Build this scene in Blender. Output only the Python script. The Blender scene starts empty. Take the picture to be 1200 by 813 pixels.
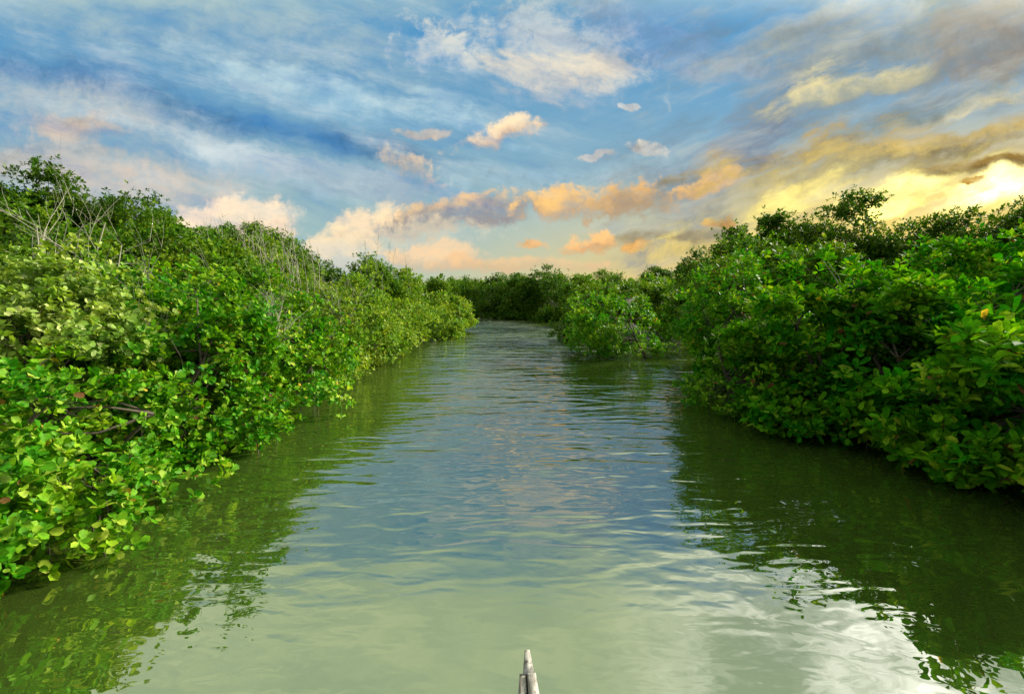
import bpy, math, random, zlib
import numpy as np
from mathutils import Vector

R = math.radians
random.seed(7)
rng = np.random.default_rng(11)
scene = bpy.context.scene
col = scene.collection

# ------------------------------------------------------------------ camera
FPX, CAMH, PITCH = 520.0, 1.8, R(6.75)          # focal length in 1200-wide pixels
cam_d = bpy.data.cameras.new("camera")
cam_d.sensor_width = 36.0
cam_d.lens = 36.0 * FPX / 1200.0
cam_d.clip_start, cam_d.clip_end = 0.05, 3000.0
cam = bpy.data.objects.new("camera", cam_d)
cam.location = (0, 0, CAMH)
cam.rotation_euler = (R(90) - PITCH, 0, 0)
col.objects.link(cam)
scene.camera = cam

def ray(px, py):
    dx, dy = px - 600.0, 406.5 - py
    c, s = math.cos(PITCH), math.sin(PITCH)
    return (dx, FPX * c + dy * s, -FPX * s + dy * c)
def uv(px, py):
    x, y, z = ray(px, py)
    return x / y, z / y
def ground(px, py):
    u, v = uv(px, py)
    d = CAMH / -v
    return (u * d, d)

# ------------------------------------------------------------------ sky
SUN_EL, SUN_AZ, SUN_STR = R(25), R(60), 5.0
EXPOSURE = 0.66
def lin(c):
    return tuple(((x / 255) / 12.92 if x / 255 <= 0.04045 else ((x / 255 + 0.055) / 1.055) ** 2.4) for x in c)

world = bpy.data.worlds.new("World")
scene.world = world
world.use_nodes = True
nt = world.node_tree
nt.nodes.clear()
def N(t, **kw):
    n = nt.nodes.new(t)
    for k, v in kw.items():
        setattr(n, k, v)
    return n
def L(a, b):
    nt.links.new(a, b)
def setin(sock, v):
    if hasattr(v, 'is_output'):
        L(v, sock)
    else:
        sock.default_value = v
def M(op, a, b=0.0, c=0.0, clamp=False):
    n = N('ShaderNodeMath', operation=op, use_clamp=clamp)
    setin(n.inputs[0], a); setin(n.inputs[1], b)
    if op == 'MULTIPLY_ADD':
        setin(n.inputs[2], c)
    return n.outputs[0]
def smooth(v, lo, hi, tlo=0.0, thi=1.0):
    n = N('ShaderNodeMapRange', interpolation_type='SMOOTHSTEP')
    setin(n.inputs[0], v)
    for i, x in zip((1, 2, 3, 4), (lo, hi, tlo, thi)):
        n.inputs[i].default_value = x
    return n.outputs[0]
def mixc(f, a, b):
    n = N('ShaderNodeMix', data_type='RGBA')
    setin(n.inputs[0], f); setin(n.inputs[6], a); setin(n.inputs[7], b)
    return n.outputs[2]
def c10(c, k=1.0):                                # display colour -> radiance for a background of strength 0.1
    return tuple(10 * k * x for x in lin(c)) + (1,)

tc = N('ShaderNodeTexCoord')
sep = N('ShaderNodeSeparateXYZ'); L(tc.outputs['Generated'], sep.inputs[0])
yc = M('MAXIMUM', sep.outputs[1], 0.03)
U = M('DIVIDE', sep.outputs[0], yc)
V = M('DIVIDE', sep.outputs[2], yc)
com = N('ShaderNodeCombineXYZ'); L(U, com.inputs[0]); L(V, com.inputs[1])
UV = com.outputs[0]
def noise(vec, scale, detail, rough, dist=0.0):
    n = N('ShaderNodeTexNoise')
    n.inputs['Scale'].default_value = scale; n.inputs['Detail'].default_value = detail
    n.inputs['Roughness'].default_value = rough; n.inputs['Distortion'].default_value = dist
    L(vec, n.inputs['Vector'])
    return n
def mapping(vec, loc, rot, sc, typ='TEXTURE'):
    m = N('ShaderNodeMapping', vector_type=typ)
    m.inputs['Location'].default_value = (loc[0], loc[1], 0)
    m.inputs['Rotation'].default_value = (0, 0, rot)
    m.inputs['Scale'].default_value = (sc[0], sc[1], 1)
    L(vec, m.inputs['Vector'])
    return m.outputs[0]
n_fl = noise(UV, 5.0, 8, 0.60)
wv = N('ShaderNodeVectorMath', operation='SUBTRACT'); L(n_fl.outputs['Color'], wv.inputs[0]); wv.inputs[1].default_value = (.5, .5, .5)
ws = N('ShaderNodeVectorMath', operation='MULTIPLY_ADD'); L(wv.outputs[0], ws.inputs[0]); ws.inputs[1].default_value = (.17, .11, 0); L(UV, ws.inputs[2])
WUV = ws.outputs[0]
ws2 = N('ShaderNodeVectorMath', operation='MULTIPLY_ADD'); L(wv.outputs[0], ws2.inputs[0]); ws2.inputs[1].default_value = (.07, .05, 0); L(UV, ws2.inputs[2])
SUV = ws2.outputs[0]
n_puff = noise(UV, 17.0, 6, 0.62, 0.3)
n_wisp = noise(mapping(SUV, (0, 0), R(-14), (1.0, 0.30)), 4.5, 8, 0.62)
n_wisp2 = noise(mapping(SUV, (0, 0), R(22), (1.0, 0.28)), 4.5, 8, 0.62)
n_fine = noise(WUV, 42.0, 5, 0.65, 0.4)
FL = M('ADD', M('ADD', M('MULTIPLY', n_fl.outputs[0], 0.40), M('MULTIPLY', n_puff.outputs[0], 0.36)), M('MULTIPLY', n_fine.outputs[0], 0.24))
WI, WI2 = n_wisp.outputs[0], n_wisp2.outputs[0]

sky = N('ShaderNodeTexSky', sky_type='NISHITA')
sky.sun_disc = False
sky.sun_elevation, sky.sun_rotation = R(30), SUN_AZ
sky.air_density, sky.dust_density, sky.ozone_density = 1.0, 0.6, 2.0
hs = N('ShaderNodeHueSaturation'); hs.inputs['Saturation'].default_value = 1.25; hs.inputs['Value'].default_value = 0.9
L(sky.outputs[0], hs.inputs['Color'])
C = hs.outputs[0]
# broad colour of the evening air: deep blue high up, teal and gold low down
zen = mixc(smooth(V, 0.0, 0.62), c10((160, 184, 176)), c10((72, 144, 190)))
C = mixc(0.86, C, zen)
gold = smooth(M('ADD', V, M('MULTIPLY', U, -0.22)), 0.27, -0.06)
C = mixc(M('MULTIPLY', gold, smooth(U, -0.75, 0.65)), C, c10((222, 192, 104)))

n_blob, WCH = 0, WUV
def blob(px, py, a, b, rot, lit, shade, op=1.0, kind='f', k=1.6, amp=3.0, lk=1.0, split=0.0, warp=True):
    global C, n_blob, WCH
    u0, v0 = uv(px, py)
    n_blob += 1
    if n_blob % 3 == 0:                               # ties the layers into one sequence, or the shader runs out of stack
        q = N('ShaderNodeVectorMath', operation='MULTIPLY_ADD'); L(C, q.inputs[0]); q.inputs[1].default_value = (1e-7,) * 3; L(WUV, q.inputs[2])
        WCH = q.outputs[0]
    m = mapping(WCH, (u0, v0), R(rot), (a / FPX, b / FPX))
    ln = N('ShaderNodeVectorMath', operation='LENGTH'); L(m, ln.inputs[0])
    base = M('MULTIPLY_ADD', ln.outputs['Value'], -k, k)
    nz = {'f': FL, 'w': WI, 'x': WI2}[kind]
    d = M('ADD', base, M('MULTIPLY_ADD', nz, 1.75 * amp, -0.5 * 1.75 * amp))
    thin = M('MULTIPLY_ADD', VEIL, .50, .68)
    lo, hi_ = (0.02, 0.80) if kind == 'f' and a < 180 else (-0.22, 1.15)
    mask = M('MULTIPLY', smooth(d, lo, hi_, 0.0, op), thin, clamp=True)
    if shade is None:
        shade = tuple(.80 * x for x in lit); t = smooth(FL, .36, .60)
    else:
        s = N('ShaderNodeSeparateXYZ'); L(m, s.inputs[0])
        t = smooth(M('ADD', M('MULTIPLY_ADD', FL, 5.0, -2.5), M('SUBTRACT', s.outputs[1], split)), -0.7, 0.6)
    C = mixc(mask, C, mixc(t, c10(shade, lk), c10(lit, lk)))

VEIL = smooth(noise(mapping(SUV, (3, 1), R(4), (1.0, 0.45)), 9.0, 7, .64).outputs[0], .34, .62)
# high veils
blob(250, 40, 430, 85, -8, (150, 176, 186), (118, 156, 182), .85, 'w', 1.3, 1.8)
blob(20, 75, 230, 22, -6, (66, 124, 178), None, .6, 'w', 1.3, 2.0)
blob(310, 150, 260, 24, -12, (62, 120, 172), None, .75, 'w', 1.3, 1.6)
blob(400, 112, 230, 30, -12, (176, 202, 210), (138, 178, 200), .85, 'w', 1.5, 3)
blob(90, 135, 200, 52, -14, (176, 184, 186), (140, 168, 184), .9, 'f', 1.5, 1.8)
blob(95, 148, 60, 22, -8, (206, 186, 168), None, .75, 'f', 1.3, 2.0)
blob(270, 182, 140, 22, -17, (196, 208, 212), (150, 178, 194), .9, 'w', 1.5, 2.6)
blob(130, 215, 210, 40, -5, (202, 188, 174), (164, 174, 180), .9, 'f', 1.8, 1.8)
blob(40, 185, 120, 30, 0, (186, 182, 176), None, .7, 'f', 1.5, 1.8)
blob(280, 262, 80, 34, 4, (250, 224, 190), (204, 184, 168), .95, 'f', 2.2, 2.6, split=-.2)
blob(590, 210, 330, 20, 3, (160, 190, 205), None, .55, 'w', 1.5, 3)
blob(420, 215, 150, 22, -10, (168, 184, 194), (140, 160, 178), .65, 'f', 1.5, 2.6)
blob(475, 200, 56, 28, -30, (226, 198, 162), (158, 154, 152), .85, 'f', 1.1, 3.4)
# white cirrocumulus
blob(640, 60, 130, 70, -8, (196, 200, 196), (130, 162, 194), .7, 'f', 1.0, 3.0, split=-.2)
blob(655, 88, 84, 26, 2, (226, 214, 190), (172, 180, 186), .9, 'w', 1.3, 3.6, split=-.2)
blob(640, 30, 90, 22, -20, (184, 194, 200), None, .6, 'x', 1.2, 3.4)
blob(525, 58, 56, 30, -35, (208, 208, 198), (146, 172, 196), .8, 'f', 1.1, 3.6)
blob(690, 20, 60, 60, -40, (190, 200, 206), None, .55, 'x', 1.4, 3)
blob(845, 85, 60, 18, 0, (164, 178, 190), None, .7, 'w', 1.4, 2.5)
blob(975, 15, 55, 12, 18, (202, 204, 200), None, .8, 'x', 1.6, 3)
blob(760, 30, 110, 40, -20, (134, 160, 196), None, .5, 'w', 1.5, 3)
blob(585, 155, 80, 14, 16, (250, 222, 178), (206, 176, 146), .95, 'f', 1.2, 3.4)
blob(490, 158, 40, 9, 4, (220, 200, 176), None, .8, 'f', 1.8, 3)
blob(750, 175, 34, 12, 2, (228, 216, 196), None, .9, 'f', 1.8, 3.4)
blob(692, 182, 24, 6, 0, (214, 206, 196), None, .8, 'f', 1.8, 3)
blob(735, 120, 16, 6, 0, (206, 208, 206), None, .8, 'f', 1.8, 3)
blob(805, 230, 110, 90, 30, (128, 148, 168), None, .55, 'x', 1.3, 2.0)
blob(885, 165, 170, 46, 50, (118, 130, 148), (104, 118, 140), .9, 'x', 1.1, 1.4)
# the row of cumulus over the far trees
blob(545, 252, 150, 22, 8, (236, 196, 140), (146, 142, 142), .92, 'f', 1.5, 3.2, split=.5)
blob(410, 272, 66, 30, 22, (250, 222, 178), (206, 184, 158), .92, 'f', 1.6, 3.0, split=-.3)
blob(380, 302, 90, 22, 0, (220, 208, 190), (196, 192, 184), .75, 'f', 1.4, 2.2)
blob(470, 285, 150, 26, 6, (226, 212, 180), (170, 188, 186), .5, 'f', 1.2, 3.0)
blob(665, 240, 72, 24, 0, (244, 196, 120), (184, 152, 118), .94, 'f', 1.4, 3.4, split=-.1)
blob(745, 236, 64, 26, 4, (226, 178, 112), (170, 146, 116), .94, 'f', 1.4, 3.4, split=.2)
blob(830, 216, 60, 14, 14, (240, 192, 116), (196, 160, 116), .9, 'f', 1.8, 3.0)
blob(515, 300, 75, 20, 0, (240, 204, 158), (198, 178, 152), .85, 'f', 1.7, 3.0)
blob(620, 308, 120, 12, 0, (232, 190, 140), (206, 176, 138), .7, 'f', 1.7, 2.6)
blob(690, 283, 42, 13, 4, (246, 192, 124), (210, 160, 110), .95, 'f', 1.3, 3.6)
blob(622, 285, 24, 8, 0, (240, 190, 130), None, .9, 'f', 1.3, 3.6)
blob(747, 290, 24, 9, 0, (238, 178, 100), None, .9, 'f', 1.3, 3.6)
blob(845, 260, 22, 7, 6, (228, 168, 82), None, .9, 'f', 2.0, 2.8)
blob(790, 277, 110, 8, 4, (158, 140, 100), None, .75, 'w', 1.6, 2.0)
blob(870, 290, 150, 22, 4, (232, 204, 110), None, .7, 'f', 1.4, 1.6)
# sunset side: cream streaks, olive cloud deck, burning gap
blob(1060, 60, 250, 100, 10, (152, 162, 160), (128, 142, 148), .95, 'x', 1.3, 1.8)
blob(1000, 100, 120, 20, 18, (226, 212, 158), (170, 170, 146), .9, 'x', 1.5, 3.4)
blob(1130, 122, 130, 13, 16, (222, 210, 168), None, .85, 'x', 1.5, 3.4)
blob(1060, 140, 130, 16, 20, (124, 144, 148), None, .7, 'x', 1.5, 2.4)
blob(1170, 40, 120, 60, 20, (158, 152, 140), (134, 130, 124), .85, 'f', 1.4, 1.8)
blob(1070, 172, 260, 34, 8, (186, 160, 96), (120, 106, 70), .9, 'x', 1.3, 3.0, split=.1)
blob(1110, 160, 160, 12, 10, (214, 186, 110), None, .7, 'x', 1.4, 3.4)
blob(930, 215, 150, 30, 14, (208, 186, 112), (160, 150, 110), .7, 'x', 1.5, 3)
blob(1010, 232, 190, 26, 8, (246, 226, 132), None, .85, 'x', 1.3, 3.0, lk=1.1)
blob(1140, 232, 230, 52, 8, (250, 232, 140), (238, 212, 118), .85, 'x', 1.2, 1.8, lk=1.2)
blob(1155, 224, 95, 20, 12, (255, 238, 150), None, 1.0, 'x', 1.3, 2.6, lk=2.2)
blob(1160, 224, 110, 30, 8, (255, 240, 170), (252, 226, 130), .8, 'x', .8, 1.6, lk=1.5)
blob(1172, 226, 60, 14, 8, (255, 248, 205), (255, 240, 170), 1.0, 'x', .8, 1.2, lk=2.6)
blob(1060, 212, 46, 13, 14, (255, 240, 150), None, .95, 'x', 1.5, 2.0, lk=1.6)
blob(1040, 250, 46, 14, 10, (255, 236, 130), None, .95, 'f', 1.4, 1.6, lk=2.0)
blob(1175, 190, 150, 10, 6, (150, 118, 56), (112, 92, 48), .85, 'w', 1.5, 2.0)
blob(1135, 211, 22, 4, 4, (186, 134, 40), None, .9, 'f', 1.8, 1.5)
# fine streaks of high ice cloud
wl = noise(mapping(SUV, (7, 2), R(-13), (1.0, 0.24)), 4.2, 8, .60)
wr = noise(mapping(SUV, (2, 5), R(19), (1.0, 0.24)), 4.2, 8, .60)
side = smooth(U, -.05, .45)
stm = N('ShaderNodeMix', data_type='FLOAT'); L(side, stm.inputs[0]); L(wl.outputs[0], stm.inputs[2]); L(wr.outputs[0], stm.inputs[3])
st = stm.outputs[0]
high = smooth(M('ADD', V, M('MULTIPLY', side, .08)), .06, .25)
C = mixc(M('MULTIPLY', smooth(st, .48, .76, 0, .42), high), C, mixc(side, c10((204, 214, 214)), c10((206, 204, 186))))
C = mixc(M('MULTIPLY', smooth(st, .52, .28, 0, .40), high), C, mixc(side, c10((52, 122, 182)), c10((112, 122, 124))))
# above and behind the boat: made-up cloud, for foliage fill and bright water reflections
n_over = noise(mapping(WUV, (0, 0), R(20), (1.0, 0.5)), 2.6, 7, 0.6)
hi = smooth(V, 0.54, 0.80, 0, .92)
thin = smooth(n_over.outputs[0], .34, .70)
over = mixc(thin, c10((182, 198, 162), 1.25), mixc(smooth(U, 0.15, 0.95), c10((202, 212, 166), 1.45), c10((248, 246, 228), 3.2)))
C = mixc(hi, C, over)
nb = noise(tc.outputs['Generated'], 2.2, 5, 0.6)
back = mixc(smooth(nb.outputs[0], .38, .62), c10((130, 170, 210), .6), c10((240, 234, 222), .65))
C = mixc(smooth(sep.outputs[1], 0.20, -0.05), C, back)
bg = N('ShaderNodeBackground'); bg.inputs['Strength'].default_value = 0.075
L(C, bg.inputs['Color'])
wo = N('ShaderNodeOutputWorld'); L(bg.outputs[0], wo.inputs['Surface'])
world.cycles.sampling_method = 'MANUAL'
world.cycles.sample_map_resolution = 512

# ------------------------------------------------------------------ sun, behind thin cloud
sd = bpy.data.lights.new("sun", 'SUN')
sd.energy, sd.angle, sd.color = SUN_STR, R(9), (1.0, 0.93, 0.78)
so = bpy.data.objects.new("sun", sd)
col.objects.link(so)
sdir = Vector((math.sin(SUN_AZ) * math.cos(SUN_EL), math.cos(SUN_AZ) * math.cos(SUN_EL), math.sin(SUN_EL)))
so.rotation_euler = sdir.to_track_quat('Z', 'Y').to_euler()
so.location = sdir * 60

vs = scene.view_settings
vs.view_transform = 'Standard'; vs.look = 'None'; vs.exposure = EXPOSURE; vs.gamma = 1.0
vs.use_curve_mapping = False
scene.cycles.max_bounces = 6
scene.cycles.diffuse_bounces = 2
scene.cycles.transparent_max_bounces = 4
scene.cycles.use_denoising = True

# ------------------------------------------------------------------ materials
def new_mat(name):
    global nt
    m = bpy.data.materials.new(name); m.use_nodes = True
    nt = m.node_tree; nt.nodes.clear()
    return m
def ramp(fac, stops, interp='LINEAR'):
    n = N('ShaderNodeValToRGB'); cr = n.color_ramp; cr.interpolation = interp
    while len(cr.elements) < len(stops):
        cr.elements.new(0.5)
    for e, (p, c) in zip(cr.elements, stops):
        e.position = p; e.color = tuple(c) + (1,)
    setin(n.inputs[0], fac)
    return n.outputs[0]

def leaf_mat(name, stops, rough=.38, trans=.32, yellow=0.0, spec=.10, tint=(1.5, 1.6, .35)):
    m = new_mat(name)
    g = N('ShaderNodeNewGeometry')
    rnd = g.outputs['Random Per Island']
    c = ramp(rnd, stops)
    if yellow > 0:
        w = N('ShaderNodeTexWhiteNoise', noise_dimensions='1D'); L(rnd, w.inputs['W'])
        c = mixc(M('LESS_THAN', w.outputs[0], yellow), c, (.62, .42, .05, 1))
        c = mixc(M('GREATER_THAN', w.outputs[0], .985), c, (.17, .085, .03, 1))
    n1 = noise(g.outputs['Position'], 38.0, 3, .6).outputs[0]
    n2 = noise(g.outputs['Position'], 1.9, 3, .55).outputs[0]
    h1 = N('ShaderNodeHueSaturation'); L(c, h1.inputs['Color'])
    L(smooth(n2, .34, .66, .475, .520), h1.inputs['Hue'])
    L(M('MULTIPLY', smooth(n1, .30, .70, .72, 1.22), smooth(n2, .34, .66, 1.14, .86)), h1.inputs['Value'])
    c = h1.outputs[0]
    p = N('ShaderNodeBsdfPrincipled')
    L(c, p.inputs['Base Color'])
    p.inputs['Roughness'].default_value = rough
    p.inputs['Specular IOR Level'].default_value = spec
    t = N('ShaderNodeBsdfTranslucent')
    tm = N('ShaderNodeMix', data_type='RGBA', blend_type='MULTIPLY'); tm.inputs[0].default_value = 1.0
    L(c, tm.inputs[6]); tm.inputs[7].default_value = tint + (1,)
    L(tm.outputs[2], t.inputs['Color'])
    mx = N('ShaderNodeMixShader'); mx.inputs[0].default_value = trans
    L(p.outputs[0], mx.inputs[1]); L(t.outputs[0], mx.inputs[2])
    o = N('ShaderNodeOutputMaterial'); L(mx.outputs[0], o.inputs['Surface'])
    return m

MAT = {}
MAT['glossy'] = leaf_mat('glossy_green_leaf', [(0, (.04, .17, .004)), (.5, (.08, .27, .006)), (.8, (.15, .36, .012)), (1, (.30, .46, .04))], .45, .27, .004)
MAT['bright'] = leaf_mat('bright_green_leaf', [(0, (.05, .18, .005)), (.5, (.09, .30, .008)), (.8, (.22, .42, .02)), (1, (.46, .58, .09))], .45, .27, .008)
MAT['olive'] = leaf_mat('pale_olive_leaf', [(0, (.11, .20, .02)), (.5, (.23, .37, .05)), (.8, (.34, .48, .11)), (1, (.54, .62, .24))], .5, .27)
MAT['grey'] = leaf_mat('grey_green_leaf', [(0, (.07, .17, .010)), (.5, (.15, .29, .020)), (.85, (.30, .42, .035)), (1, (.46, .50, .11))], .5, .27)
MAT['mid'] = leaf_mat('mid_green_leaf', [(0, (.04, .115, .005)), (.5, (.085, .20, .008)), (1, (.22, .34, .025))], .5, .27)
MAT['dark'] = leaf_mat('dark_green_leaf', [(0, (.03, .09, .004)), (.5, (.06, .15, .006)), (1, (.12, .22, .014))], .5, .27)
MAT['broad'] = leaf_mat('broad_green_leaf', [(0, (.03, .14, .004)), (.5, (.055, .26, .006)), (.85, (.14, .37, .012)), (1, (.30, .42, .03))], .62, .30, .004, spec=.02)

def bark_mat(name, a, b, sc=30):
    m = new_mat(name)
    t = N('ShaderNodeTexCoord'); n = noise(t.outputs['Object'], sc, 5, .6)
    c = ramp(n.outputs[0], [(.3, a), (.7, b)])
    p = N('ShaderNodeBsdfPrincipled'); L(c, p.inputs['Base Color']); p.inputs['Roughness'].default_value = .8
    bm = N('ShaderNodeBump'); bm.inputs['Strength'].default_value = .4; bm.inputs['Distance'].default_value = .01
    L(n.outputs[0], bm.inputs['Height']); L(bm.outputs[0], p.inputs['Normal'])
    o = N('ShaderNodeOutputMaterial'); L(p.outputs[0], o.inputs['Surface'])
    return m
MAT['bark'] = bark_mat('dark_bark', (.06, .045, .03), (.16, .13, .09))
MAT['twig'] = bark_mat('grey_twig_bark', (.22, .19, .12), (.42, .38, .28))
MAT['pale'] = bark_mat('pale_dead_wood', (.24, .23, .15), (.44, .43, .32))
MAT['mud'] = bark_mat('wet_mud', (.025, .022, .014), (.06, .05, .03), 6)

def water_mat():
    m = new_mat('murky_green_water')
    g = N('ShaderNodeNewGeometry'); P = g.outputs['Position']
    def nz(sx, sy, rot, sc, det, rough, dist=0):
        mp = N('ShaderNodeMapping'); mp.inputs['Scale'].default_value = (sx, sy, 1); mp.inputs['Rotation'].default_value = (0, 0, R(rot))
        L(P, mp.inputs['Vector'])
        return noise(mp.outputs[0], sc, det, rough, dist).outputs[0]
    area = smooth(nz(.30, .20, 10, 1.0, 3, .5), .36, .66)
    w0 = nz(.5, .9, 12, .8, 1, .5, .2)
    w1 = nz(.55, 2.1, 5, 1.0, 1, .45, .5)
    w2 = nz(1.2, 3.6, -8, 1.8, 1, .45, .5)
    w3 = nz(1.6, 2.6, 14, 4.0, 1, .45, .6)
    sp = N('ShaderNodeSeparateXYZ'); L(P, sp.inputs[0])
    far = smooth(sp.outputs[1], 1.4, 5.6, .12, 1.2)                # the breeze ruffles the open reach, the near water lies calmer
    breeze = M('MULTIPLY', far, M('MULTIPLY_ADD', area, .9, .45))
    breeze = M('MULTIPLY', breeze, smooth(sp.outputs[1], 7.0, 24.0, 1.0, 4.5))
    h = M('MULTIPLY', w0, .006)
    h = M('ADD', h, M('MULTIPLY', M('MULTIPLY', w1, breeze), .032))
    h = M('ADD', h, M('MULTIPLY', M('MULTIPLY', w2, breeze), .018))
    h = M('ADD', h, M('MULTIPLY', M('MULTIPLY', w3, M('MULTIPLY_ADD', area, .8, .25)), .0022))
    bm = N('ShaderNodeBump'); bm.inputs['Strength'].default_value = 1.0; bm.inputs['Distance'].default_value = 1.0
    L(h, bm.inputs['Height'])
    silt = nz(.35, .35, 0, 1.0, 4, .55, .6)
    c = ramp(silt, [(.3, (.034, .066, .008)), (.7, (.054, .084, .014))])
    p = N('ShaderNodeBsdfPrincipled')
    L(c, p.inputs['Base Color']); p.inputs['Roughness'].default_value = .004
    p.inputs['IOR'].default_value = 4.3
    L(bm.outputs[0], p.inputs['Normal'])
    o = N('ShaderNodeOutputMaterial'); L(p.outputs[0], o.inputs['Surface'])
    return m
MAT['water'] = water_mat()

def wood_mat():
    m = new_mat('weathered_painted_wood')
    t = N('ShaderNodeTexCoord')
    mp = N('ShaderNodeMapping'); mp.inputs['Scale'].default_value = (60, 9, 40); L(t.outputs['Object'], mp.inputs['Vector'])
    n1 = noise(mp.outputs[0], 1.0, 6, .65); n2 = noise(t.outputs['Object'], 55, 5, .7)
    c = ramp(n1.outputs[0], [(.32, (.09, .075, .06)), (.48, (.26, .24, .21)), (.64, (.50, .48, .43))])
    c = mixc(smooth(n2.outputs[0], .53, .62, 0, .85), c, (.10, .08, .06, 1))
    p = N('ShaderNodeBsdfPrincipled'); L(c, p.inputs['Base Color']); p.inputs['Roughness'].default_value = .7
    bm = N('ShaderNodeBump'); bm.inputs['Strength'].default_value = .6; bm.inputs['Distance'].default_value = .004
    L(n1.outputs[0], bm.inputs['Height']); L(bm.outputs[0], p.inputs['Normal'])
    o = N('ShaderNodeOutputMaterial'); L(p.outputs[0], o.inputs['Surface'])
    return m
MAT['wood'] = wood_mat()
MAT['darkwood'] = bark_mat('dark_hull_wood', (.05, .04, .03), (.14, .11, .08), 20)

# ------------------------------------------------------------------ mesh helpers
def mesh_np(name, verts, faces, mat, parent=None, loc=None, smooth_sh=False):
    """verts (n,3) array; faces: list of (m,k) int arrays"""
    me = bpy.data.meshes.new(name)
    verts = np.asarray(verts, dtype=np.float32)
    loops = np.concatenate([f.ravel() for f in faces]).astype(np.int32)
    tot = np.concatenate([np.full(len(f), f.shape[1]) for f in faces]).astype(np.int32)
    start = np.concatenate([[0], np.cumsum(tot)[:-1]]).astype(np.int32)
    me.vertices.add(len(verts)); me.vertices.foreach_set('co', verts.ravel())
    me.loops.add(len(loops)); me.loops.foreach_set('vertex_index', loops)
    me.polygons.add(len(tot)); me.polygons.foreach_set('loop_start', start); me.polygons.foreach_set('loop_total', tot)
    if smooth_sh:
        me.polygons.foreach_set('use_smooth', np.ones(len(tot), dtype=bool))
    me.update(calc_edges=True); me.validate()
    me.materials.append(mat)
    o = bpy.data.objects.new(name, me); col.objects.link(o)
    if parent:
        o.parent = parent
    if loc is not None:
        o.location = loc
    return o
def empty(name, loc, label, cat, group=None):
    o = bpy.data.objects.new(name, None); col.objects.link(o)
    o.empty_display_size = .2
    o.location = loc; o['label'] = label; o['category'] = cat
    if group:
        o['group'] = group
    return o

class Tubes:
    def __init__(self):
        self.v, self.f, self.n = [], [], 0
    def add(self, pts, rad, sides=5):
        pts = np.asarray(pts, float); k = len(pts)
        d = np.gradient(pts, axis=0); d /= np.linalg.norm(d, axis=1)[:, None] + 1e-9
        up = np.where(np.abs(d[:, 2:3]) > .9, np.array([[1., 0, 0]]), np.array([[0, 0, 1.]]))
        a = np.cross(d, up); a /= np.linalg.norm(a, axis=1)[:, None] + 1e-9
        b = np.cross(d, a)
        an = np.arange(sides) * 2 * math.pi / sides
        ring = pts[:, None] + np.asarray(rad)[:, None, None] * (np.cos(an)[None, :, None] * a[:, None] + np.sin(an)[None, :, None] * b[:, None])
        i = np.arange(k - 1)[:, None] * sides; j = np.arange(sides)[None]
        jn = (j + 1) % sides
        q = np.stack([i + j, i + jn, i + sides + jn, i + sides + j], -1).reshape(-1, 4)
        self.v.append(ring.reshape(-1, 3)); self.f.append(q + self.n)
        self.n += k * sides
    def build(self, name, mat, parent=None, loc=None):
        return mesh_np(name, np.concatenate(self.v), [np.concatenate(self.f)], mat, parent, loc, True)

def norm(a):
    return a / (np.linalg.norm(a, axis=-1, keepdims=True) + 1e-9)

def leaves_mesh(c, axis, per, Ln, wid, fine, shape):
    """rosettes of leaves at centres c with axes axis; returns verts, faces"""
    n = len(c)
    k = per
    ref = norm(rng.normal(size=(n, 3)))
    e1 = norm(np.cross(axis, ref)); e2 = np.cross(axis, e1)
    phi = (np.arange(k)[None] * 2.39996 + rng.uniform(0, 6.28, (n, 1)) + rng.normal(0, .25, (n, k)))
    el = R(58) + np.linspace(-.45, .5, k)[None] + rng.normal(0, .18, (n, k))
    perp = np.cos(phi)[..., None] * e1[:, None] + np.sin(phi)[..., None] * e2[:, None]
    ax = np.cos(el)[..., None] * axis[:, None] + np.sin(el)[..., None] * perp
    nr = np.sin(el)[..., None] * axis[:, None] - np.cos(el)[..., None] * perp
    nr = norm(nr + rng.normal(0, .22, nr.shape))
    sd = norm(np.cross(nr, ax)); nr = np.cross(ax, sd)
    ln = Ln * rng.uniform(.5, 1.25, (n, k)) * rng.uniform(.8, 1.15, (n, 1))
    wd = wid * rng.uniform(.8, 1.15, (n, k)) * ln / Ln
    base = c[:, None] + ax * (ln * .12)[..., None] + axis[:, None] * rng.normal(0, Ln * .22, (n, k))[..., None]
    base, ax, sd, nr = (x.reshape(-1, 3) for x in (base, ax, sd, nr))
    ln, wd = ln.ravel()[:, None], wd.ravel()[:, None]
    m = len(base)
    if fine:
        fo = rng.uniform(.0, .75, (m, 1)); cu = rng.uniform(-.12, .30, (m, 1)) * ln
        if shape == 'round':
            t1, w1, t2, w2 = .32, .42, .78, .50
        else:
            t1, w1, t2, w2 = .30, .40, .66, .44
        def pt(t, s):
            return base + ax * (ln * t) + sd * (wd * s) + nr * (wd * abs(s) * fo - cu * t * t)
        P = [pt(0, 0), pt(t1, -w1), pt(t2, -w2), pt(1, 0), pt(t2, w2), pt(t1, w1)]
        v = np.stack(P, 1).reshape(-1, 3)
        i = np.arange(m)[:, None] * 6
        f = np.concatenate([i + np.array([[0, 3, 2, 1]]), i + np.array([[0, 5, 4, 3]])])
    else:
        P = [base, base + ax * ln * .55 - sd * wd * .5 + nr * wd * .1, base + ax * ln, base + ax * ln * .55 + sd * wd * .5 + nr * wd * .1]
        v = np.stack(P, 1).reshape(-1, 3)
        f = np.arange(m)[:, None] * 4 + np.arange(4)[None]
    return v, f

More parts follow.
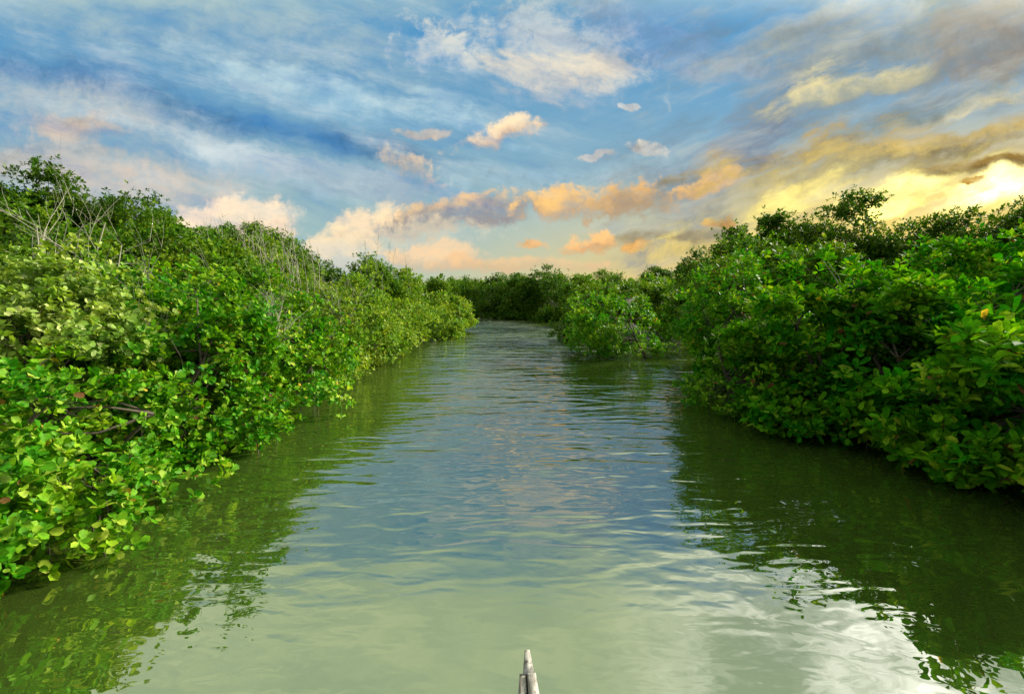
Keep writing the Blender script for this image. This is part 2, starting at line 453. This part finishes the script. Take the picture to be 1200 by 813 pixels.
def crown(rx, ry, z0, H, nl, lr, nros, Lf, wf, per, fine, shape, clump=.13, up=.7, irregular=.25, core=.15, prot=.2):
    """lobed crown; returns lobe centres, rosette centres and axes (base-relative)"""
    hz = (H - z0) / 2; zc = (H + z0) / 2
    q = norm(rng.normal(size=(nl, 3)))
    rr = rng.uniform(.35, 1, (nl, 1)) ** .6
    lc = q * rr * np.array([[max(rx - lr * .7, .1), max(ry - lr * .7, .1), max(hz - lr * .7, .1)]])
    lc[:, 2] += zc
    lc[:, :2] += rng.normal(0, irregular * .3 * rx, (nl, 2))
    if z0 <= .25:                                      # low limbs that droop to the water
        lo = rng.random(nl) < .42
        lc[lo, 2] = z0 + rng.uniform(.15, .45, lo.sum()) * min(1.0, H / 1.5)
    lrad = lr * rng.uniform(.65, 1.2, nl)
    top = np.argmax(lc[:, 2]); lc[top, 2] = H - lrad[top] * .9
    nclump = max(12, nros // 7)
    li = rng.integers(0, nl, nclump)
    d = rng.normal(size=(nclump, 3)); d[:, 2] += .35 if z0 > .25 else .05; d = norm(d)
    out = norm(lc[li] - np.array([0, 0, zc]))
    d = norm(d + .5 * out)
    cc = lc[li] + d * (lrad[li] * np.where(rng.random(nclump) < prot, rng.uniform(1.1, 1.6, nclump), rng.uniform(.75, 1.1, nclump)))[:, None] * np.array([[1, 1, .85]])
    # drop clumps deep inside a neighbouring lobe
    dist = np.linalg.norm(cc[:, None] - lc[None], axis=2) / lrad[None]
    keep = (dist.min(1) > .70) | (rng.random(nclump) < core)
    keep &= (cc[:, 2] > z0 - .05)
    cc, d = cc[keep], d[keep]
    w = rng.gamma(2.0, 1.0, len(cc)); w /= w.sum()
    ci = rng.choice(len(cc), nros, p=w)
    rc = cc[ci] + rng.normal(0, clump, (nros, 3)) * np.array([[1, 1, .7]])
    ax = norm(d[ci] * .55 + np.array([[0, 0, up]]) + rng.normal(0, .38, (nros, 3)))
    m = rc[:, 2] > .04
    return lc, rc[m], ax[m]

def plant(name, label, cat, group, x, y, H, rx, mat, ry=None, z0=.15, nl=20, lr=.46, cov=1.15, Lf=.085, wf=.05,
          per=7, shape='oval', fine=None, clump=.12, up=.7, lean=(0, 0), twigs=0, twig_h=.5, stems=3, irregular=.25, twigcol='bark', gz=0.0, prot=.2, seed=0):
    global rng
    rng = np.random.default_rng(zlib.crc32(label.encode()) + seed)
    ry = ry or rx
    root = empty(name, (x, y, gz), label, cat, group)
    dist = math.hypot(x, y)
    if fine is None:
        fine = dist < 9.5
    area = 2 * math.pi * math.sqrt(rx * ry) * (H - z0) * .9 + 2.2 * rx * ry
    nros = int(cov * 2.3 * area / (Lf * wf * .62 * per))
    lc, rc, ax = crown(rx, ry, z0, H, nl, lr, nros, Lf, wf, per, fine, shape, clump, up, irregular, prot=prot)
    if lean[0] or lean[1]:
        rc[:, :2] += np.array(lean)[None] * (rc[:, 2:3] / H)
        lc[:, :2] += np.array(lean)[None] * (lc[:, 2:3] / H)
    v, f = leaves_mesh(rc, ax, per, Lf, wf, fine, shape)
    mesh_np('crown', v, [f], MAT[mat], root)
    # trunk: several stems from the mud, a limb to every lobe, twigs to a share of the rosettes
    T = Tubes()
    st = []
    inl = (.75 * rx if x > 0 else -.75 * rx) if z0 < .2 else 0.0      # rooted in the mud, leaning out
    for s in range(stems):
        a = rng.uniform(0, 6.28); rad = rng.uniform(.05, .3) * rx
        b = np.array([math.cos(a) * rad + inl, math.sin(a) * rad, -.15])
        t = np.array([math.cos(a) * rad * 2.0 + lean[0] * .5, math.sin(a) * rad * 2.0 + lean[1] * .5, max(z0 + .25, H * rng.uniform(.45, .62))])
        mid = (b + t) / 2 + rng.normal(0, .06, 3)
        st.append((b, mid, t))
        r0 = .018 + .010 * H
        T.add([b, mid, t], [r0 * .8, r0 * .65, r0 * .45], 6)
    for c in lc:
        b, mid, t = st[rng.integers(0, stems)]
        s0 = mid if c[2] < t[2] else t
        m = (s0 + c) / 2 + rng.normal(0, .07, 3)
        T.add([s0, m, c], [.014, .010, .005], 5)
    ntw = min(len(rc), 260 if dist < 7 else 120 if dist < 14 else 40)
    for i in rng.choice(len(rc), ntw, replace=False):
        c = lc[np.argmin(((lc - rc[i]) ** 2).sum(1))]
        T.add([c, (c + rc[i]) / 2 + rng.normal(0, .03, 3), rc[i]], [.005, .004, .002], 3)
    if z0 < .2 and dist < 12:
        for c in lc[np.argsort(lc[:, 2])[:9]]:
            o = norm(np.array([c[0], c[1], 0])) * rng.uniform(.1, .35)
            e = np.array([c[0] + o[0], c[1] + o[1], -.08])
            m = (c + e) / 2 + o * .45 + np.array([0, 0, .08])
            T.add([c, m, e], [.006, .007, .005], 5)
    T.build('trunk', MAT[twigcol], root)
    if twigs:
        for i in range(twigs):
            B = Tubes()
            a = -math.atan2(y, -x) + rng.normal(0, .8); r = rng.uniform(.6, 1.1)
            b = np.array([math.cos(a) * r * rx, math.sin(a) * r * ry, H * rng.uniform(.45, .8)])
            t = b + np.array([rng.normal(0, .10), rng.normal(0, .10), rng.uniform(.2, 1.0) * twig_h + (H - b[2]) * .8])
            m = (b + t) / 2 + rng.normal(0, .04, 3)
            B.add([b, m, t], [.008, .006, .002], 4)
            for j in range(4):
                s = m + (t - m) * rng.uniform(0, .8)
                e = s + np.array([rng.normal(0, .12), rng.normal(0, .12), rng.uniform(.08, .3)])
                B.add([s, e], [.005, .002], 3)
            B.build('bare_twig', MAT['pale'], root)
    return root

def bare(label, x, y, z0, H, spread, nmain=4, thick=.018, depth=3, group=None, lean=(0, 0)):
    global rng
    rng = np.random.default_rng(zlib.crc32(label.encode()))
    root = empty('bare_shrub', (x, y, 0), label, 'dead shrub', group)
    def grow(T, p, d, ln, r, lev):
        pts = [p]; k = 4
        dd = np.array(d, float)
        for i in range(k):
            dd = norm(dd + rng.normal(0, .13, 3) + np.array([0, 0, .06]))
            pts.append(pts[-1] + dd * ln / k)
        rad = np.linspace(r, r * .45, k + 1)
        T.add(pts, rad, 5 if lev > 1 else 4)
        if lev > 0:
            for i in range(rng.integers(3, 6)):
                t = rng.integers(1, k + 1)
                nd = norm(dd + rng.normal(0, .55, 3) * np.array([1, 1, .5]) + np.array([0, 0, .15]))
                grow(T, pts[t], nd, ln * rng.uniform(.4, .65), rad[t] * .7, lev - 1)
    T = Tubes(); S = np.array([[0, 0, -.1], [lean[0] * .3, lean[1] * .3, z0 * .6], [lean[0] * .5, lean[1] * .5, z0]])
    T.add(S, [thick * 1.7, thick * 1.4, thick * 1.2], 6)
    T.build('stem', MAT['pale'], root)
    for i in range(nmain):
        B = Tubes()
        a = i * 6.28 / nmain + rng.uniform(-.4, .4)
        d = norm(np.array([math.cos(a) * spread + lean[0], math.sin(a) * spread + lean[1], 1.0]))
        grow(B, S[2], d, (H - z0) * rng.uniform(.7, .95), thick, depth - 1)
        B.build('branch', MAT['pale'], root)
    return root

# ------------------------------------------------------------------ water and mud
def channel_poly():
    left = [(-160, 800), (0, 665), (110, 628), (190, 590), (280, 545), (335, 505), (385, 455), (450, 428), (515, 402), (552, 384), (556, 377)]
    right = [(575, 372.5), (640, 376), (668, 380), (664, 404), (672, 418), (705, 424), (745, 414), (765, 400), (850, 402), (860, 440), (820, 470), (800, 488), (900, 512), (1000, 545), (1120, 580), (1250, 625)]
    pl = [ground(*p) for p in left]; pr = [ground(*p) for p in right]
    return [(-4.6, -12), (-4.4, 0)] + pl + [(-6, 36), (-14, 40), (-14, 43), (-4, 41)] + pr + [(5.0, 0), (5.5, -12)]
POLY = np.array(channel_poly())
def sdist(P):
    A = POLY; B = np.roll(POLY, -1, 0)
    d = np.full(len(P), 1e9); inside = np.zeros(len(P), bool)
    for a, b in zip(A, B):
        ab = b - a; t = np.clip(((P - a) @ ab) / (ab @ ab + 1e-12), 0, 1)
        d = np.minimum(d, np.linalg.norm(P - (a + t[:, None] * ab), axis=1))
        c = (a[1] > P[:, 1]) != (b[1] > P[:, 1])
        xx = (b[0] - a[0]) * (P[:, 1] - a[1]) / (b[1] - a[1] + 1e-12) + a[0]
        inside ^= c & (P[:, 0] < xx)
    return np.where(inside, -d, d)
xs = np.concatenate([[-1500, -500, -150, -60, -30], np.arange(-16, 16.01, .25), [30, 60, 150, 500, 1500]])
ys = np.concatenate([[-1500, -400, -100, -30, -14], np.arange(-10, 46.01, .25), [60, 90, 150, 400, 1500]])
gx, gy = np.meshgrid(xs, ys)
P = np.stack([gx.ravel(), gy.ravel()], 1)
s = sdist(P)
z = np.clip((s - 1.25) * .22, -.5, .16) + rng.normal(0, .012, len(P))
W = len(xs)
i = (np.arange(len(ys) - 1)[:, None] * W + np.arange(W - 1)[None]).ravel()
g = mesh_np('mud_ground', np.column_stack([P, z]), [np.stack([i, i + 1, i + W + 1, i + W], 1)], MAT['mud'], smooth_sh=True)
g['kind'] = 'structure'
wp = np.array([[-1500, -1500, 0], [1500, -1500, 0], [1500, 1500, 0], [-1500, 1500, 0]], float)
w = mesh_np('water', wp, [np.array([[0, 1, 2, 3]])], MAT['water'])
w['kind'] = 'structure'

# ------------------------------------------------------------------ planting: (px centre, py of top, distance) -> metres
def spot(px, pyt, d):
    u, v = uv(px, pyt)
    return u * d, d, CAMH + v * d
GL, GR, GF = 'mangrove shrubs on the left bank', 'mangrove shrubs on the right bank', 'mangroves at the far bend'
GBL, GBR = 'taller mangrove trees behind the left bank', 'taller mangrove trees behind the right bank'
def put(px, pyt, d, rx, mat, label, group, name='mangrove_shrub', cat='shrub', **kw):
    x, y, H = spot(px, pyt, d)
    return plant(name, label, cat, group, x, y, H, rx, mat, **kw)
RND = dict(shape='round', Lf=.064, wf=.048, per=7)
OVL = dict(shape='oval', Lf=.085, wf=.042, per=8)
BRD = dict(shape='round', Lf=.112, wf=.052, per=8, up=.95, clump=.11)
AIR = dict(OVL, Lf=.09, wf=.048, prot=.0, clump=.16)
SML = dict(shape='round', Lf=.06, wf=.042, per=7)
FAR = dict(Lf=.14, wf=.09, per=5, fine=False, clump=.18, cov=1.7)

# left bank, front row: crowns hang out over the water
def putm(x, y, H, rx, mat, label, group, name='mangrove_shrub', cat='shrub', **kw):
    return plant(name, label, cat, group, x, y, H, rx, mat, **kw)
putm(-3.95, 2.5, 1.05, 1.0, 'glossy', 'glossy round-leaved shrub with yellow leaves, nearest on the left bank', GL, z0=.05, **RND)
putm(-3.6, 3.6, 1.35, .9, 'bright', 'bright glossy round-leaved shrub leaning low over the water on the near left', GL, z0=.04, **RND)
putm(-3.65, 4.95, 2.15, .82, 'glossy', 'deep green round-leaved shrub with drooping leaves over the near left water', GL, z0=.04, **RND)
putm(-3.6, 6.15, 1.6, .78, 'bright', 'bright green shrub with leaves touching the water, middle of the left bank', GL, z0=.05, **RND)
lean_root = putm(-3.75, 7.4, 2.1, .85, 'glossy', 'green shrub with a dark leaning branch over the water', GL, z0=.10, **RND)
lean = Tubes()
lean.add([(-.55, .0, -.1), (-.1, -.25, .12), (.35, -.45, .38), (.62, -.5, .72)], [.045, .04, .03, .016], 7)
lean.add([(.2, -.38, .29), (.5, -.6, .42), (.8, -.62, .62)], [.022, .016, .008], 6)
lean.build('leaning_branch', MAT['bark'], lean_root)
putm(-3.9, 9.0, 1.75, .9, 'grey', 'upright light green shrub past the leaning branch on the left bank', GL, z0=.06, **RND)
putm(-4.05, 10.9, 2.3, 1.0, 'grey', 'light green shrub hanging over the water halfway along the left bank', GL, z0=.06, **dict(SML, Lf=.07, wf=.05))
putm(-3.9, 13.0, 1.8, 1.0, 'grey', 'grey green leafy shrub past the halfway point of the left bank', GL, z0=.06, **dict(SML, Lf=.075, wf=.05))
putm(-3.7, 15.2, 1.7, 1.15, 'grey', 'feathery light green shrub nearing the tip of the left bank', GL, z0=.06, **dict(SML, Lf=.08, wf=.055))
putm(-3.2, 18.0, 1.6, 1.2, 'grey', 'low feathery shrub one before the tip of the left bank', GL, z0=.06, **dict(SML, Lf=.09, wf=.06))
putm(-2.7, 21.2, 1.6, 1.2, 'grey', 'rounded light green shrub at the outermost tip of the left bank', GL, z0=.05, **dict(SML, Lf=.1, wf=.065))
put(28, 312, 4.5, 1.2, 'olive', 'pale olive round-leaved shrub at the left edge, below the white bare branches', GL, z0=.4, **dict(RND, Lf=.060, wf=.048))
put(105, 322, 5.8, 1.25, 'glossy', 'green shrub tangled with bare twigs, just right of the pale olive shrub', GL, z0=.4, **RND)
put(200, 312, 6.3, 1.2, 'bright', 'tall bright green shrub second from the pale olive shrub on the left', GL, z0=.1, **RND)
put(270, 365, 7.2, 1.1, 'bright', 'bright green shrub in the second row behind the drooping leaves', GL, z0=.1, **RND)
put(345, 362, 9.4, 1.2, 'olive', 'olive grey shrub with pale branching stems, above the leaning branch', GL, z0=.3, twigs=14, **SML)
put(425, 345, 13.5, 1.4, 'grey', 'leafy grey green shrub behind the halfway shrubs of the left bank', GL, z0=.1, **dict(SML, Lf=.07, wf=.05))
# left bank, second row
put(60, 248, 7.4, 1.66, 'mid', 'full green tree behind the white bare branches on the left', GBL, 'mangrove_tree', 'tree', z0=.4, **RND)
put(165, 266, 7.9, 1.75, 'mid', 'dense leafy green tree below the highest crown on the left', GBL, 'mangrove_tree', 'tree', z0=.5, **RND)
put(245, 288, 8.6, 1.6, 'mid', 'leafy green tree above the bright shrubs, middle of the left bank', GBL, 'mangrove_tree', 'tree', z0=.5, **RND)
put(275, 276, 11.0, 1.66, 'grey', 'grey green tree full of upright pale twigs on the left', GBL, 'mangrove_tree', 'tree', z0=.5, twigs=26, **SML)
put(330, 300, 11.5, 1.54, 'grey', 'thin twiggy grey green tree in front of the dip in the left treeline', GBL, 'mangrove_tree', 'tree', z0=.5, twigs=26, **SML)
put(385, 340, 14.0, 1.54, 'grey', 'low twiggy tree standing in the dip of the left treeline', GBL, 'mangrove_tree', 'tree', z0=.5, twigs=18, twig_h=.9, **SML)
put(425, 303, 17.0, 1.79, 'mid', 'rounded green tree with a few bare twigs above it, past the dip', GBL, 'mangrove_tree', 'tree', z0=.5, twigs=6, twig_h=1.3, **dict(SML, Lf=.08, wf=.055))
put(468, 318, 19.0, 1.79, 'grey', 'light green tree just right of the rounded one past the dip', GBL, 'mangrove_tree', 'tree', z0=.4, **dict(SML, Lf=.09, wf=.06))
# left bank, back row
put(10, 226, 10.5, 2.05, 'dark', 'broad dark green tree at the upper left edge under a bare twig top', GBL, 'mangrove_tree', 'tree', z0=1.2, **OVL)
put(74, 203, 11.0, 1.15, 'dark', 'highest tree on the left, its narrow crown rising above all others', GBL, 'mangrove_tree', 'tree', z0=.8, lr=.46, nl=24, cov=1.3, **AIR)
put(132, 232, 11.5, 1.92, 'dark', 'dense green tree right beside the highest crown on the left', GBL, 'mangrove_tree', 'tree', z0=1.2, **OVL)
put(186, 250, 12.5, 1.79, 'mid', 'round topped green tree on the sloping left treeline', GBL, 'mangrove_tree', 'tree', z0=1.0, **OVL)
put(232, 262, 13.5, 1.79, 'dark', 'darker tree under the white cumulus on the left treeline', GBL, 'mangrove_tree', 'tree', z0=.9, **OVL)
put(290, 266, 15.0, 1.92, 'mid', 'tree topped with thin budding twigs on the left treeline', GBL, 'mangrove_tree', 'tree', z0=.8, twigs=10, twig_h=.6, **dict(OVL, Lf=.095))
put(335, 285, 16.5, 1.66, 'dark', 'last dark tree before the dip in the left treeline', GBL, 'mangrove_tree', 'tree', z0=.8, **dict(OVL, Lf=.1, wf=.05))
# bare shrubs
x, y, H = spot(48, 216, 5.5)
bare('white leafless branches standing tall against the green at the left edge', x, y, 1.3, H, .4, 4, .016)
x, y, H = spot(105, 262, 5.6)
bare('slanting pale leafless shrub right of the tall white branches', x, y, 1.2, H, .6, 2, .010, lean=(.35, 0))
x, y, H = spot(296, 345, 5.9)
bare('pale forking leafless shrub in the bright green wall of the left bank', x, y, .7, H, .55, 5, .014, lean=(.15, 0))
for px, py, d, z0, sp, nm, lb in [
    (250, 318, 6.2, .8, .35, 4, 'slim upright pale leafless stems above the bright shrubs on the left'),
    (232, 300, 8.6, 1.0, .4, 3, 'thin pale leafless stems in front of the twiggy grey green tree'),
    (362, 372, 7.5, .6, .6, 6, 'low spreading pale leafless shrub above the dark leaning branch'),
    (330, 318, 8.0, .9, .35, 5, 'tall thin pale leafless stems below the dip in the left treeline'),
    (400, 325, 9.3, .9, .3, 5, 'faint upright leafless stems standing in the dip of the left treeline'),
    (140, 335, 4.9, .8, .6, 4, 'pale crooked leafless shrub poking out between the olive and bright shrubs')]:
    x, y, H = spot(px, py, d)
    bare(lb, x, y, z0, H, sp, nm, .008)
x, y, H = spot(15, 190, 11.0)
bare('thin dark leafless treetop poking into the sky at the upper left corner', x, y, 2.6, H, .7, 4, .010)

# right bank, front row
BRF = dict(BRD, Lf=.116, wf=.056)
putm(5.0, 3.5, 2.1, 1.0, 'broad', 'big-leaved green shrub at the right edge, lowest over the dark water', GR, z0=.14, **BRF)
putm(4.8, 4.5, 2.2, 1.0, 'broad', 'broad-leaved shrub second from the right edge, hanging over dark water', GR, z0=.12, **BRF)
putm(4.4, 5.4, 2.25, .95, 'broad', 'broad-leaved shrub at the middle of the near right bank', GR, z0=.12, **BRF)
putm(4.05, 6.1, 2.3, .95, 'broad', 'deep green shrub beside the corner shrub of the right bank', GR, z0=.1, **dict(BRF, Lf=.10))
putm(3.5, 6.8, 2.2, .75, 'glossy', 'loose leafy corner shrub where the right bank juts into the water', GR, z0=.06, prot=.35, **dict(OVL, Lf=.08, cov=.7))
putm(4.7, 8.2, 1.9, .9, 'glossy', 'leafy shrub just inland of the loose corner shrub', GR, z0=.1, **OVL)
put(1185, 330, 5.4, 1.25, 'broad', 'large broad-leaved bush above the big-leaved shrub at the right edge', GR, z0=.2, **BRD)
put(1085, 345, 5.9, 1.2, 'broad', 'broad-leaved bush with a yellow leaf in the second row on the right', GR, z0=.2, **BRD)
put(985, 345, 7.0, 1.2, 'broad', 'broad-leaved bush behind the middle of the near right bank', GR, z0=.2, **BRD)
put(890, 325, 8.0, 1.2, 'broad', 'deep green bush below the large rounded tree on the right', GR, z0=.12, **dict(BRD, Lf=.10))
# right bank, second row
put(1215, 270, 7.2, 1.66, 'broad', 'tall big-leaved tree at the upper right edge', GBR, 'mangrove_tree', 'tree', z0=.5, **BRD)
put(1110, 292, 7.4, 1.60, 'broad', 'pale topped broad-leaved tree below the sunset glow on the right', GBR, 'mangrove_tree', 'tree', z0=.5, **BRD)
put(1010, 318, 8.4, 1.54, 'broad', 'leafy tree between the rounded tree and the pale topped tree', GBR, 'mangrove_tree', 'tree', z0=.4, **dict(BRD, Lf=.11))
put(912, 282, 9.4, 1.86, 'mid', 'large rounded green tree below the dark skyline trees on the right', GBR, 'mangrove_tree', 'tree', z0=.3, **dict(OVL, Lf=.095))
put(872, 318, 10.0, 1.34, 'glossy', 'green tree behind the loose corner shrub of the right bank', GBR, 'mangrove_tree', 'tree', z0=.2, **OVL)
# right bank, skyline
put(982, 230, 13.0, 1.12, 'dark', 'tallest airy tree on the right, dark against the yellow sky', GBR, 'mangrove_tree', 'tree', z0=2.0, nl=15, lr=.42, cov=1.15, **AIR)
put(912, 256, 13.0, 1.2, 'dark', 'dark airy tree just left of the tallest one on the right', GBR, 'mangrove_tree', 'tree', z0=1.4, nl=10, lr=.38, cov=1.1, **AIR)
put(870, 272, 12.5, 1.0, 'dark', 'narrow dark tree at the left end of the right skyline', GBR, 'mangrove_tree', 'tree', z0=1.2, nl=9, lr=.32, cov=.8, **OVL)
put(1080, 262, 12.5, 1.54, 'dark', 'dark tree in front of the glowing gap right of the tallest tree', GBR, 'mangrove_tree', 'tree', z0=1.6, cov=1.1, **AIR)
put(1140, 246, 11.5, 1.66, 'dark', 'dark tree on the skyline under the brightest sunset glow', GBR, 'mangrove_tree', 'tree', z0=1.6, cov=1.1, **AIR)
put(1205, 236, 10.5, 1.79, 'dark', 'dark skyline tree cut by the right edge under the sunset', GBR, 'mangrove_tree', 'tree', z0=1.5, cov=1.1, **AIR)
put(1035, 280, 12.0, 1.1, 'dark', 'dense dark tree filling below the tallest airy tree', GBR, 'mangrove_tree', 'tree', z0=.8, **AIR)
put(812, 297, 17.0, .55, 'dark', 'small dark tree with a tufted top standing alone on the right', GBR, 'mangrove_tree', 'tree', z0=1.2, nl=7, lr=.26, cov=1.1, **AIR)
# right bank beyond the inlet
put(714, 344, 12.9, 1.25, 'glossy', 'vivid green shrub standing forward in the water past the inlet', GR, z0=.06, irregular=.7, prot=.4, **dict(SML, Lf=.08, wf=.055))
put(792, 347, 17.0, 1.0, 'glossy', 'deep green shrub at the back of the little inlet', GR, z0=.08, **dict(SML, Lf=.08, wf=.055))
put(690, 338, 17.5, 1.3, 'dark', 'dark green shrub half hidden behind the vivid shrub standing in the water', GR, z0=.1, **dict(SML, Lf=.09, wf=.06))
put(735, 330, 18.5, 1.92, 'mid', 'light green bushy tree behind the vivid shrub standing in the water', GBR, 'mangrove_tree', 'tree', z0=.3, **dict(SML, Lf=.10, wf=.065))
put(800, 327, 20.0, 1.5, 'mid', 'bushy tree filling the back of the inlet under the small tufted tree', GBR, 'mangrove_tree', 'tree', z0=.05, **dict(SML, Lf=.10, wf=.065))
put(850, 310, 15.5, 1.79, 'mid', 'shaded tree below the narrow dark skyline tree', GBR, 'mangrove_tree', 'tree', z0=.05, **dict(SML, Lf=.10, wf=.065))
put(690, 326, 25.0, 1.6, 'mid', 'green tree where the river bends away on the right', GF, 'mangrove_tree', 'tree', z0=.03, **FAR)
# far bend
for px, pt, d, rx, mt, lb in [
    (648, 319, 31, 2.2, 'dark', 'dark domed tree closing the river at the bend'),
    (610, 323, 33.5, 2.2, 'dark', 'dark shaded tree left of the domed one at the bend'),
    (576, 325, 36, 2.7, 'dark', 'dark tree at the left end of the far bend'),
    (538, 325, 39, 2.2, 'mid', 'mid green far tree behind the tip of the left bank'),
    (505, 327, 34, 2.0, 'mid', 'far green tree over the outermost left bank shrub'),
    (675, 324, 38, 2.2, 'mid', 'lighter green crown just behind the dark domed tree'),
    (712, 317, 44, 2.2, 'mid', 'far rounded crown breaking the skyline right of the bend'),
    (772, 313, 46, 2.4, 'dark', 'far wide crown nearest the small tufted tree on the skyline')]:
    put(px, pt, d, rx, mt, lb, GF, 'mangrove_tree', 'tree', z0=.03, nl=30, lr=.72, **FAR)

# the rest of the wood, far off: one mass nobody could count
def forest():
    n = 26000
    yy = rng.uniform(28, 130, n) ** 1.0
    xx = rng.uniform(-1.25, 1.45, n) * yy
    pts = np.stack([xx, yy], 1)
    s = sdist(pts); k = s > 1.5
    k &= ~((np.abs(xx) < 9) & (yy < 36))
    xx, yy = xx[k], yy[k]
    h = 2.3 + .35 * np.sin(xx * .9 + 1.3 * np.sin(yy * .33)) + .3 * np.sin(yy * 1.1 + xx * .3) + .012 * yy
    zz = h * rng.uniform(.35, 1.0, len(xx)) ** .45
    c = np.stack([xx, yy, zz], 1)
    ax = norm(rng.normal(0, .5, c.shape) + np.array([[0, -.3, .8]]))
    v, f = leaves_mesh(c, ax, 6, .38, .24, False, 'oval')
    o = mesh_np('far_forest', v, [f], MAT['mid'])
    o['kind'] = 'stuff'; o['label'] = 'distant unbroken mangrove wood behind the river bend'; o['category'] = 'forest'
forest()

# ------------------------------------------------------------------ boat under the viewer: only its prow shows
def boat():
    root = empty('wooden_boat', (0.052, -.08, 0), 'weathered grey wooden boat, its narrow bow tip pointing up the river', 'boat')
    # hull sections (y, half width, gunwale z, keel z)
    S = [(1.40, .012, .57, .36), (1.25, .032, .54, .14), (1.0, .10, .50, -.02), (.6, .22, .45, -.10), (0, .36, .40, -.14), (-.8, .42, .37, -.15),
         (-1.8, .40, .37, -.14), (-2.6, .26, .41, -.08), (-3.1, .05, .48, .10)]
    K = 9; v = []
    for y, hw, zt, zk in S:
        for j in range(K):
            a = -1 + 2 * j / (K - 1)
            v.append((hw * math.copysign(abs(a) ** .7, a), y, zk + (zt - zk) * abs(a) ** 2.4))
    v = np.array(v); inn = v.copy(); inn[:, 0] *= .93; inn[:, 2] += .018 * (1 - np.abs(v[:, 0]) / (np.abs(v[:, 0]).max() + .01))
    i = (np.arange(len(S) - 1)[:, None] * K + np.arange(K - 1)[None]).ravel()
    q = np.stack([i, i + 1, i + K + 1, i + K], 1)
    n = len(v)
    mesh_np('hull', np.concatenate([v, inn]), [q, q[:, ::-1] + n], MAT['darkwood'], root, smooth_sh=True)
    def prism(name, prof, y0, y1, mat):                   # prof: list of (y, xl, xr, ztop, thick)
        vv = []
        for y, xl, xr, zt, th in prof:
            xl, xr = xl * 1.22, xr * 1.22
            vv += [(xl, y, zt - th), (xr, y, zt - th), (xr - .0015, y, zt), (xl + .0015, y, zt)]
        m = len(prof); fs = []
        for a in range(m - 1):
            for j in range(4):
                fs.append((a * 4 + j, a * 4 + (j + 1) % 4, a * 4 + 4 + (j + 1) % 4, a * 4 + 4 + j))
        fs += [(3, 2, 1, 0), tuple((m - 1) * 4 + j for j in range(4))]
        return mesh_np(name, np.array(vv), [np.array(fs)], mat, root)
    prism('bow_cap', [(1.458, -.004, .004, .600, .05), (1.448, -.0085, .0075, .610, .07), (1.41, -.0125, .0125, .602, .09), (1.372, -.0150, .0165, .594, .09)], 0, 0, MAT['wood'])
    prism('bow_plank', [(1.374, -.024, -.0055, .590, .035), (1.28, -.030, -.004, .574, .035), (1.18, -.040, -.004, .556, .035), (1.0, -.085, -.004, .522, .035)], 0, 0, MAT['wood'])
    prism('bow_plank', [(1.370, -.0035, .021, .597, .04), (1.28, -.001, .030, .580, .04), (1.18, 0, .040, .562, .04), (1.0, 0, .085, .528, .04)], 0, 0, MAT['wood'])
    for sgn in (-1, 1):
        T = Tubes()
        T.add([(sgn * (hw + .012), y, zt + .004) for y, hw, zt, zk in S[1:]], [.016] * (len(S) - 1), 6)
        T.build('gunwale', MAT['wood'], root)
    for y in (.55, -1.7):
        hw = .24 if y > 0 else .38
        mesh_np('seat_board', np.array([(-hw, y - .1, .33), (hw, y - .1, .33), (hw, y + .1, .33), (-hw, y + .1, .33), (-hw, y - .1, .36), (hw, y - .1, .36), (hw, y + .1, .36), (-hw, y + .1, .36)]),
                [np.array([(3, 2, 1, 0), (4, 5, 6, 7), (0, 1, 5, 4), (1, 2, 6, 5), (2, 3, 7, 6), (3, 0, 4, 7)])], MAT['wood'], root)
boat()
